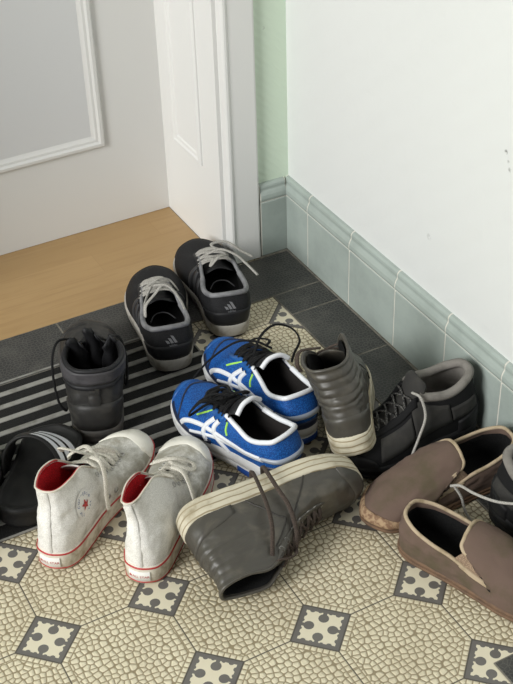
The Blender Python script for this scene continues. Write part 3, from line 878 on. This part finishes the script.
def canvas_high(label, x, y, z, yaw, side, warp, tail, seed):
    t = thing('high_top_sneaker', label, 'sneaker', group='pair of dirty white canvas high-tops'); pose(t, x, y, z, yaw)
    low = {.22: .135, .28: .120, .34: .094, .39: .077, .43: .069}
    rows = [(q[0], q[1], q[2], q[3], q[4]*(1.35 if .25 < q[0] < .5 else 1), low.get(q[0], q[5]), *q[6:]) for q in HIGH]
    s = Shoe(scaled(rows, 1.0, 1.0, .92), th=(.030, .028), spring=.006, side=side, warp=warp, wr=.0022, seed=seed)
    s.upper(M['canvas'], t, nu=144, nv=28, thick=.0018)
    s.lining(M['red_lining'], t, d=.0026, nv=14)
    s.sole([(-.004, 0), (.0025, .02), (.003, .2), (.003, .86), (.002, 1.06), (-.001, 1.12)], M['fox_white'], t, name='rubber_sole')
    s.band(.003, .95, 1.05, .0008, M['red'], t, 'red_stripe'); s.band(.003, .08, .15, .0008, M['red'], t, 'red_stripe')
    s.patch(.424, .576, .0, lambda a: .60*math.sin(PI*a)**.36+.01, M['toe_white'], t, 'toe_cap', .0022, nu=40)
    s.stripe([(0, .02), (0, .35), (0, .7), (0, .985)], .013, M['canvas'], t, 'heel_strip', .0014)
    # heel label on the rubber
    xx, yy = .017, .0085
    o = lambda a, b, d=.0042: (lambda U: (s.O(np.array([U]), d)[0][0], s.O(np.array([U]), d)[0][1], s.zb(0)+.015+b))(1+a/.42*.82 if False else 1+a*1.55)
    mb = MB(); n = 9
    V = []; 
    for d, hy in ((.0025, yy), (.0048, yy*.92), (.0048, -yy*.92), (.0025, -yy)):
        for k in range(n): V.append(o(-xx+2*xx*k/(n-1), hy, d))
    mb.add(V, [(r*n+k, r*n+k+1, (r+1)*n+k+1, (r+1)*n+k) for r in range(3) for k in range(n-1)])
    lab = mb.build('heel_label', M['patch_white'], t, True)
    mb = MB()
    v, f = text2d('ALL STAR', .0062); mb.add([o(a+.003, b, .0052) for a, b in v], f)
    v, f = star2d(.0036); mb.add([o(a-.0135, b, .0052) for a, b in v], f)
    mb.build('lettering', M['red'], lab)
    # round ankle patch on the inner side
    ui, vi = ((.850, .54) if side > 0 else (.150, .54))
    cir = [(0, 0)]+[(math.cos(k*PI/14)*.0205, math.sin(k*PI/14)*.0205) for k in range(28)]
    mb = MB(); mb.add(s.chart(ui, vi, cir, .0016), [(0, 1+k, 1+(k+1) % 28) for k in range(28)])
    mb.add(s.chart(ui, vi, [(math.cos(k*PI/14)*.021, math.sin(k*PI/14)*.021) for k in range(28)]+[(math.cos(k*PI/14)*.0205, math.sin(k*PI/14)*.0205) for k in range(28)], .0012), [(k, (k+1) % 28, 28+(k+1) % 28, 28+k) for k in range(28)])
    pat = mb.build('ankle_patch', M['patch_white'], t, True)
    mb = MB(); v, f = star2d(.0095); mb.add(s.chart(ui, vi, v, .0024), f); mb.build('star', M['red'], pat)
    mb = MB()
    def arc(word, r, a0, step, flip):
        for i, ch in enumerate(word):
            if ch == ' ': continue
            v, f = text2d(ch, .0062); a = a0+(step*i)*(1 if flip else -1)
            rot = a-PI/2+(PI if flip else 0)
            pts = [(r*math.cos(a)+x_*math.cos(rot)-y_*math.sin(rot), r*math.sin(a)+x_*math.sin(rot)+y_*math.cos(rot)) for x_, y_ in v]
            mb.add(s.chart(ui, vi, pts, .0022), f)
    arc('CONVERSE', .0155, PI/2+3.5*.36, .36, False); arc('ALL STAR', .0155, -PI/2-3.5*.34, .34, True)
    mb.build('lettering', M['patch_blue'], pat)
    s.rim(.0016, M['fox_white'], t, off=0.)
    s.rim(.0013, M['red'], t, name='red_piping', us=(-.245, .245), off=-.0022)
    s.tongue((.49, .45, .41, .37, .33, .29), [(.106, .0, .150, .024), (.098, 0, .163, .022)] if warp is None else [], M['canvas'], t, thick=.003) if warp is None else s.tongue((.49, .45, .41, .37, .33, .30, .285), [], M['canvas'], t, thick=.003)
    us = (.455, .43, .405, .375, .345, .315, .29)
    s.lacing(us[:6], M['white_lace'], t, r=.0039, flat=.4, v=.87, lift=.007, jit=.006)
    s.eyelets(us, M['eyelet'], t, v=.83, R=.0036, r=.0011)
    # two vents on the inner side
    for uu in (.74-.03, .74+.005):
        q = uu if side > 0 else 1-uu
        mesh_obj('vent_eyelet', *tube(s.chart(q, .20, [(math.cos(k*PI/6)*.0036, math.sin(k*PI/6)*.0036) for k in range(12)], .0008), .0012, 6, closed=True), M['metal'], t)
    lace('loose_laces', tail, M['white_lace'], t, .0040, .4)
    return t, s
canvas_high('dirty white canvas high-top with round star patch, the left one, red lining showing', -.118, .122, .001, 42, -1, warp_lean(.012, .004, squeeze=.92), 
    [[(.138, -.020, .108), (.150, .004, .115), (.140, .028, .100), (.150, .034, .085)],
     [(.118, -.022, .128), (.112, -.040, .128), (.108, -.047, .105), (.100, -.050, .075), (.098, -.052, .048)],
     [(.150, .016, .100), (.165, -.010, .106), (.182, -.026, .088), (.172, -.010, .092), (.156, .010, .100)],
     [(.146, -.016, .104), (.120, .000, .130), (.112, .024, .138), (.124, .030, .120)]], 3)
canvas_high('dirty white canvas high-top between the other white one and the lying boot', -.015, .031, .0, 45.5, 1, warp_lean(.026, .004, squeeze=.48),
    [[(.120, -.014, .128), (.118, -.034, .120), (.108, -.050, .085), (.100, -.056, .050), (.090, -.062, .012)],
     [(.138, .022, .112), (.152, -.006, .114), (.166, -.030, .098), (.150, -.034, .100), (.138, -.006, .118)],
     [(.150, .018, .104), (.160, .034, .088), (.176, .030, .082), (.170, .006, .096), (.150, -.012, .106)],
     [(.146, -.004, .112), (.170, .012, .098), (.190, -.012, .082)]], 9)

# ---- worn charcoal lace-up boot
BOOT = [(u, x, w*(1.16+.12*max(0, 1-x/.12)), cx, cw*1.75, cz, h, o+.004, qx, qw, qz) for (u, x, w, cx, cw, cz, h, o, qx, qw, qz) in HIGH]
def work_boot(label, x, y, z, yaw, side, tail, mat='boot_leather', fz=1.0, group='worn dark boots on the doormat'):
    t = thing('lace_up_boot', label, 'boot', group=group); pose(t, x, y, z, yaw)
    rows = scaled(BOOT, 1.04, 1.0, fz)
    s = Shoe(rows, th=(.026, .022), spring=.010, side=side, wr=.0026, seed=21+side, warp=warp_lean(-.004, -.012))
    s.upper(M[mat], t, nu=132, nv=28, thick=.005); s.lining(M['black_lining'], t, d=.006, nv=14)
    s.sole([(-.006, 0), (.002, 0), (.003, .3), (.0022, .45), (.0042, .55), (.0042, .92), (0, 1.05)], M['boot_sole'], t)
    s.patch(-.245, .245, .80, .985, M['boot_collar'], t, 'collar_pad', .0030, nu=50)
    s.stripe([(-.24, .745), (-.12, .74), (0, .735), (.12, .74), (.24, .745)], .008, M['black_synth'], t, 'collar_band', .0024)
    s.patch(-.13, .13, .02, lambda a: .30+.12*math.sin(PI*a), M[mat], t, 'heel_counter', .0022)
    s.stripe([(0, .40), (0, .55), (0, .73)], .020, M[mat], t, 'back_strip', .0022)
    s.patch(.43, .57, .0, lambda a: .14+.40*math.sin(PI*a)**.6, M[mat], t, 'toe_cap', .0018)
    s.rim(.0042, M['black_synth'], t, off=-.002)
    s.tongue((.49, .45, .41, .36, .32, .29), [(.104, -.002, .140, .028)], M['black_synth'], t, thick=.005)
    # flaps of the gusset folded inside the mouth
    for y0, y1, top, tipy, lean in ((.040, .004, .166, .030, .004), (.010, -.022, .178, .004, .014), (-.016, -.044, .162, -.036, .002)):
        V = []; F = []; nn, mm = 8, 7
        for i in range(nn):
            a = i/(nn-1)
            for j in range(mm):
                b = j/(mm-1); yb = y0+(y1-y0)*b; tb = 1-abs((yb-tipy)/(abs(y0-y1)))*.9
                zz = .085+(top-.085)*a*(.62+.38*max(0, tb))
                V.append((.088+lean+.016*a*(1-a)+.006*math.sin(6*b+4*a)-.010*a, yb*(1-.25*a)+tipy*.25*a+.003*math.sin(7*a), zz))
        for i in range(nn-1):
            for j in range(mm-1): F.append((i*mm+j, i*mm+j+1, (i+1)*mm+j+1, (i+1)*mm+j))
        o = mesh_obj('gusset_flap', V, F, M['black_synth'], t); md = o.modifiers.new('thick', 'SOLIDIFY'); md.thickness = .003
    us = (.455, .43, .405, .375, .345, .315, .29)
    s.lacing(us, M['black_lace'], t, r=.0022, flat=.8, lift=.006); s.eyelets(us, M['boot_sole'], t, v=.92)
    lace('loose_laces', tail, M['black_lace'], t, .0022, .9)
    return t
work_boot('charcoal leather lace-up boot, upright on the ribbed mat with its heel to us', .052, .346, GZ, 68, 1,
    [[(.110, .030, .140), (.092, .052, .150), (.066, .062, .138), (.050, .064, .100), (.046, .060, .058), (.048, .052, .040), (.062, .050, .034), (.072, .044, .050)],
     [(.110, -.030, .140), (.094, -.048, .146), (.078, -.056, .120), (.070, -.055, .082), (.078, -.050, .060), (.086, -.050, .092)]])
work_boot('dark olive boot at the left edge of the photo beside the black slide', -.318, .186, GZ, 53, -1,
    [[(.110, -.030, .140), (.100, -.060, .120), (.130, -.085, .060), (.180, -.080, .010), (.230, -.070, .004)]], 'olive')

# ---- black slide
def slide():
    t = thing('slide_sandal', 'black foam slide sandal with three white stripes on its strap, left of the white sneakers', 'sandal')
    pose(t, -.134, .228, GZ, 53)
    rows = K((0, 0, 0, .004, 0, .036, .005, .001, 0, 0, -.002), (.05, .012, .026, .015, .024, .036, .005, .001, 0, 0, -.002),
        (.12, .05, .038, .05, .036, .034, .005, .001, 0, 0, -.002), (.22, .11, .038, .11, .036, .033, .005, .001, 0, 0, -.002),
        (.32, .17, .045, .17, .043, .031, .005, .001, 0, 0, -.002), (.40, .215, .047, .214, .045, .032, .005, .001, 0, 0, -.002), (.46, .236, .032, .233, .030, .034, .005, .001, 0, 0, -.002),
        (.5, .248, 0, .244, 0, .035, .005, .001, 0, 0, -.002))
    s = Shoe(scaled(rows, .84, .97, 1), th=(.030, .024), spring=.008, side=-1, bend=.004)
    s.sole([(-.006, 0), (.001, 0), (.002, .12), (.0008, .3), (.0008, .8), (.003, .9), (.002, 1.12), (-.002, 1.20), (-.005, 1.15), (-.009, .97), (-.02, .92)], M['slide_foam'], t, name='footbed')
    # strap: an arch from side to side, padded
    n, m = 25, 10; V = []; F = []
    def sp(a, b, off):
        th_ = PI*a                                 # 0 right .. pi left
        x = .096+.072*b+(.012*math.sin(th_)*(1-b) - .004*math.sin(th_)*b)
        hw = .047+.004*b; hh = .076-.040*b
        y = -(hw+off)*math.cos(th_)*(1.0 if abs(math.cos(th_)) < .99 else 1.0); z = .016+(hh+off)*math.sin(th_)**.75
        return (x, y+.002, z)
    for off, rev in ((.004, False), (-.003, True)):
        for i in range(n):
            for j in range(m):
                bb = j/(m-1); bb = 1-bb if rev else bb
                e = off if 0 < j < m-1 else off*.4
                V.append(sp(i/(n-1), bb, e))
    w = 2*m
    for i in range(n-1):
        for j in range(w):
            a = lambda ii, jj: (ii*m+jj) if jj < m else n*m+ii*m+(jj-m)
            F.append((a(i, j), a(i, (j+1) % w), a(i+1, (j+1) % w), a(i+1, j)))
    st = mesh_obj('strap', V, F, M['slide_foam'], t)
    mb = MB()
    for k in range(3):
        for (a0, a1) in ((.06, .50),):
            V = []; F = []
            for i in range(15):
                a = a0+(a1-a0)*i/14; b0 = .07+.30*k+.10*(a-.3)
                for bb in (b0, b0+.065, b0+.13, b0+.20): V.append(sp(a, bb, .0052))
            for i in range(14):
                for j in range(3): F.append((i*4+j, i*4+j+1, i*4+j+5, i*4+j+4))
            mb.add(V, F)
    mb.build('white_stripes', M['white_synth'], st, True)
slide()

# ---- taupe high boots with ribbed collar
def rib_disp(u, v, P):
    uu = np.minimum(u % 1, 1-u % 1)
    m = np.clip((.27-uu)/.03, 0, 1)
    z = (P[..., 2]-.088)/.013
    on = np.clip((P[..., 2]-.080)/.006, 0, 1)*m
    return on*(.0028*np.abs(np.sin(PI*z))**.6-.001)
TALL = [(u, x, w*1.05, cx, cw*1.30, cz, h, o, qx, qw, qz) for (u, x, w, cx, cw, cz, h, o, qx, qw, qz) in HIGH]
def taupe_boot(label, side, warp, fz, tail, seed):
    t = thing('high_top_boot', label, 'boot', group='pair of taupe leather high-top boots')
    s = Shoe(scaled(TALL, 1.02, 1.0, fz), th=(.030, .026), spring=.006, side=side, warp=warp, disp=rib_disp, wr=.0030, seed=seed)
    s.upper(M['grey_leather'], t, nu=160, nv=64, thick=.004); s.lining(M['black_lining'], t, d=.0075, nv=16)
    s.sole([(-.004, 0), (.002, 0), (.0035, .08), (.0035, .4), (.0028, .46), (.0038, .52), (.0036, 1.05), (.0015, 1.14), (-.002, 1.15)], M['cream_sole'], t, name='rubber_sole')
    s.patch(-.16, .16, .0, lambda a: .16+.12*math.sin(PI*a), M['grey_leather'], t, 'heel_counter', .0018, nu=36)
    s.patch(.425, .575, .0, lambda a: .10+.36*math.sin(PI*a)**.6, M['grey_leather'], t, 'toe_cap', .0016)
    for sg in (0, 1):
        fl = (lambda q: [(1-a, b) for a, b in q]) if sg else (lambda q: q)
        s.stripe(fl([(.20, .05), (.235, .25), (.27, .42), (.30, .55), (.29, .70), (.26, .80)]), .0024, M['seam_dark'], t, 'seam', .0012)
        s.stripe(fl([(.36, .04), (.345, .3), (.335, .55), (.325, .80)]), .0024, M['seam_dark'], t, 'seam', .0012)
        s.patch(*((.275, .455) if not sg else (.545, .725)), .82, .985, M['grey_leather'], t, 'eyestay', .002)
    s.rim(.0028, M['grey_leather'], t, off=-.0015)
    s.tongue((.49, .45, .41, .36, .32, .29), [], M['grey_leather'], t, thick=.005)
    us = (.455, .43, .405, .375, .345, .315, .29)
    s.lacing(us, M['grey_lace_brown'], t, r=.0028, flat=.5, lift=.006); s.eyelets(us, M['metal'], t, v=.91)
    lace('loose_laces', tail, M['grey_lace_brown'], t, .0038, .45)
    return t, s
# upright one, its heel lifted on the hiking shoe's toe, rolled to the left
def tip_up(P, t):
    P = P.copy(); P[..., 2] += .014*np.clip((P[..., 0]-.05)/.05, 0, 1)*t**3*np.clip((-P[..., 1]+.02)/.04, 0, 1); return P
t, s = taupe_boot('taupe leather high-top boot with ribbed collar, standing upright, heel to us', 1, warp_lean(.010, .0, squeeze=1., tip=tip_up), 1.03,
    [[(.118, .020, .140), (.100, .050, .150), (.082, .058, .140), (.086, .056, .122)]], 31)
pose(t, .362, .049, .064, 61, -13, 10.8)
# lying one: on its outer side, sole turned away from us, mouth towards us
t, s = taupe_boot('taupe leather high-top boot lying on its side in front, cream sole up', -1, warp_lean(.0, -.014, squeeze=.66), 1.04,
    [[(.090, .010, .138), (.096, .030, .124), (.107, .046, .098), (.114, .053, .065), (.118, .056, .030), (.121, .053, .004), (.124, .040, -.006), (.126, .02, -.007)], [(.138, -.004, .118), (.144, .020, .106), (.146, .042, .076), (.141, .053, .046), (.139, .057, .020), (.141, .050, -.003), (.143, .03, -.006)], [(.138, -.004, .118), (.132, .004, .130), (.116, .012, .138), (.102, .016, .138), (.090, .012, .138)]], 41)
Rl = Matrix(((1, 0, 0), (0, 0, -1), (0, 1, 0)))       # x toe, y (its left side) up, z (up the shaft) towards us
Rl = Matrix.Rotation(math.radians(-3), 3, 'Z') @ Matrix.Rotation(math.radians(8), 3, 'X') @ Rl
t.rotation_euler = Rl.to_euler(); t.location = (.062, .064, .064)

# ---- dark hiking shoes
HIKE = K(
    (0,    0,    0,    .012, 0,    .118, .050, .006, -.008, 0,    -.035),
    (.035, .006, .021, .016, .016, .116, .050, .006, -.006, .004, -.035),
    (.08,  .028, .033, .034, .028, .110, .048, .006, -.002, .007, -.032),
    (.15,  .068, .037, .066, .034, .102, .042, .006, 0,     .008, -.030),
    (.22,  .105, .038, .100, .031, .106, .040, .005, .002,  .009, -.028),
    (.28,  .140, .042, .120, .022, .108, .036, .004, .006,  .012, -.022),
    (.34,  .175, .046, .144, .018, .096, .032, .004, .006,  .015, -.016),
    (.39,  .212, .048, .166, .015, .082, .028, .003, .008,  .016, -.010),
    (.43,  .245, .043, .184, .012, .072, .028, .002, .014,  .015, -.005),
    (.465, .274, .028, .196, .008, .066, .030, .002, .030,  .012, -.001),
    (.5,   .287, 0,    .201, 0,    .064, .032, .002, .044,  0,    .0))
HIKE = [(q[0], q[1], q[2], q[3]*1.20, q[4], q[5]*(1.10 if q[0] < .3 else .98), *q[6:]) for q in HIKE]
def hiker(label, x, y, z, yaw, side, tail, tops, pitch=0, roll=0):
    t = thing('hiking_shoe', label, 'shoe', group='pair of dark grey hiking shoes'); pose(t, x, y, z, yaw, roll, pitch)
    s = Shoe([(*q[:6], q[6]*(.75 if q[0] > .4 else 1), *q[7:]) for q in scaled(HIKE, .85, 1.0, .97)], th=(.028, .020), spring=.012, side=side, wr=.0012, seed=51+side)
    s.upper(M['hike_dark'], t, nv=26, thick=.004); s.lining(M['hike_collar'], t, d=.006, nv=12, v0=.3); 
    s.sole([(-.006, 0), (.001, 0), (.0035, .15), (.0035, .45), (.001, .55), (.004, .65), (.004, .95), (0, 1.2)], M['rubber_black'], t)
    s.patch(.42, .58, .0, lambda a: .12+.30*math.sin(PI*a)**.5, M['rubber_black'], t, 'toe_bumper', .0026)
    s.patch(-.13, .13, .0, lambda a: .26+.10*math.sin(PI*a), M['rubber_black'], t, 'heel_cup', .0026)
    for sg in (0, 1):
        m_ = lambda a, b: (a, b) if not sg else (1-b, 1-a)
        g = (lambda f: f) if not sg else (lambda f: (lambda a: f(1-a)))
        s.patch(*m_(.155, .30), g(lambda a: .34-.10*a), g(lambda a: .80+.12*a), M['hike_suede'], t, 'side_panel', .0022)
        s.patch(*m_(.05, .15), g(lambda a: .36), g(lambda a: .60+.10*a), M['hike_suede'], t, 'heel_panel', .0022)
        s.patch(*m_(.305, .415), g(lambda a: .30-.10*a), g(lambda a: .72), M['hike_suede'], t, 'vamp_panel', .0020)
        s.patch(*m_(.275, .455), .80, .985, M['hike_dark'], t, 'eyestay', .0026)
    s.rim(lambda u: .0075 if min(u, 1-u) < .20 else .0065, M['hike_collar'], t, us=(-.262, .262), off=-.003)
    s.tongue((.49, .45, .41, .36, .32, .29), tops, M['hike_suede'], t, thick=.008)
    us = (.450, .42, .39, .355, .32, .29)
    s.lacing(us, M['dark_lace'], t, r=.0019, flat=.8, lift=.005); s.eyelets(us, M['metal'], t, v=.91, R=.0036)
    lace('loose_laces', tail, M['lace_grey'], t, .0023, .9)
    return t
hiker('dark grey hiking shoe with pale grey collar, heel against the skirting tiles', .608, .084, .003, 175.5, 1,
    [[(.124, .016, .120), (.120, .036, .122), (.118, .050, .094), (.132, .058, .064), (.146, .064, .038), (.152, .068, .020), (.150, .072, .010)]],
    [(.116, .0, .130, .027), (.106, 0, .138, .025)])
hiker('dark grey hiking shoe at the right edge of the photo, mostly out of view', .528, -.098, .003, -78, -1,
    [[(.120, -.030, .108), (.090, -.052, .100), (.050, -.066, .085), (.010, -.070, .076), (-.020, -.068, .070), (-.034, -.074, .064)],
     [(-.030, -.070, .064), (-.020, -.064, .045), (-.012, -.062, .022), (-.002, -.058, .004)]],
    [(.116, .0, .130, .027), (.106, 0, .138, .025)])

# ---- brown slip-ons
SLIP = K(
    (0,    0,    0,    .008, 0,    .080, .034, .004, -.004, 0,    -.024),
    (.035, .006, .019, .011, .016, .079, .034, .004, -.003, .003, -.024),
    (.08,  .026, .031, .028, .029, .073, .032, .004, 0,     .004, -.022),
    (.15,  .066, .036, .066, .037, .062, .026, .003, 0,     .003, -.016),
    (.205, .100, .0385, .100, .038, .054, .022, .003, 0,    .003, -.012),
    (.245, .130, .042, .138, .040, .041, .018, .002, 0,     .003, -.009),
    (.265, .150, .044, .160, .0405, .0365, .016, .002, 0,   .003, -.008),
    (.275, .159, .045, .168, .040, .038, .016, .002, .001,  .003, -.008),
    (.285, .166, .046, .163, .0385, .047, .020, .002, .002,  .005, -.010),
    (.31,  .178, .0475, .138, .037, .064, .026, .002, .008,  .008, -.010),
    (.35,  .196, .048, .112, .032, .074, .028, .002, .016,  .014, -.006),
    (.40,  .224, .046, .108, .020, .086, .030, .001, .026,  .018, -.006),
    (.45,  .250, .038, .108, .009, .092, .030, .001, .046,  .016, -.008),
    (.5,   .272, 0,    .108, 0,    .094, .034, .0,   .066,  0,    -.012))
def slip_on(label, x, y, z, yaw, side, seed):
    t = thing('slip_on_shoe', label, 'shoe', group='pair of brown suede slip-ons'); pose(t, x, y, z, yaw)
    s = Shoe(scaled(SLIP, 1, 1, .93), th=(.012, .012), spring=.008, side=side, wr=.0032, seed=seed, asym=.06)
    s.upper(M['slip_suede'], t, nu=150, nv=26, thick=.003); s.lining(M['black_lining'], t, d=.0038, nv=14, v0=.03, v1=.84)
    s.sole([(-.004, 0), (.002, .02), (.003, .25), (.002, .42), (-.004, .50)], M['tan_rubber'], t, name='outsole')
    s.patch(.37, .63, .0, lambda a: .04+.11*math.sin(PI*a)**.5, M['cork'], t, 'rand', .0028, nu=40)
    s.sole([(-.004, .45), (.001, .5), (.0022, .7), (.0016, .95), (-.001, 1.05)], M['tan_rubber'], t, name='welt', cap=(False, False))
    s.rim(.0030, M['slip_trim'], t, name='binding', off=-.0004)
    for us in ((.207, .343), (.657, .793)):
        # elastic gore filling the notch in the side
        U = np.linspace(us[0], us[1], 17); P = s.S(U, np.ones(17), -.0012); n = 17
        V = []; F = []
        for i in range(n//2+1):
            a, b = P[i], P[n-1-i]
            for k in range(7): V.append(a+(b-a)*k/6)
        for i in range(n//2):
            for k in range(6): F.append((i*7+k, i*7+k+1, (i+1)*7+k+1, (i+1)*7+k))
        o = mesh_obj('elastic_gore', V, F, M['slip_gore'], t); md = o.modifiers.new('thick', 'SOLIDIFY'); md.thickness = .002
        md.offset = 0
        s.stripe([(us[0]+.012, .90), ((us[0]+us[1])/2-.004, .88), (us[1]-.012, .90)], .004, M['slip_trim'], t, 'stitched_tape', .0012)
    s.stripe([(0, .05), (0, .5), (0, .97)], .012, M['slip_suede'], t, 'heel_strip', .0014)
    return t
slip_on('brown suede slip-on with cork rim, toe to the left, in front of the hiking shoe', .601, -.036, .0025, 174.5, 1, 61)
slip_on('brown suede slip-on with its heel on the floor pattern, nearest the right corner', .362, -.084, .0, -62, -1, 67)
# ------------------------------------------------------------------ camera and light
def camera():
    r = Vector((.87976882, -.47456261, -.0282339)); u = Vector((.30062133, .50933379, .80635346)); f = Vector((.36828472, .71789234, -.59075963))
    cd = bpy.data.cameras.new('camera'); c = bpy.data.objects.new('camera', cd); COL.objects.link(c)
    m = Matrix((r, u, -f)).transposed().to_4x4(); m.translation = Vector((-.44455, -1.20207, 1.37581))
    c.matrix_world = m; cd.sensor_fit = 'HORIZONTAL'; cd.sensor_width = 36; cd.lens = 36*1274.46/513; cd.clip_start = .01
    SC.camera = c
camera()
def area(name, loc, target, sx, sy, power, col):
    l = bpy.data.lights.new(name, 'AREA'); l.shape = 'RECTANGLE'; l.size = sx; l.size_y = sy; l.energy = power; l.color = col
    o = bpy.data.objects.new(name, l); COL.objects.link(o); o.location = loc
    o.rotation_euler = (Vector(target)-Vector(loc)).to_track_quat('-Z', 'Y').to_euler()
area('window_daylight', (-3.7, -1.0, 2.35), (.3, .3, .3), 1.7, 2.1, 240, (1., 1., .985))
w = bpy.data.worlds.new('hall'); SC.world = w; w.use_nodes = True
w.node_tree.nodes['Background'].inputs[0].default_value = (.98, .99, 1., 1); w.node_tree.nodes['Background'].inputs[1].default_value = .17
vs = SC.view_settings; vs.view_transform = 'Standard'; vs.look = 'None'; vs.exposure = 0; vs.gamma = 1; vs.use_curve_mapping = False
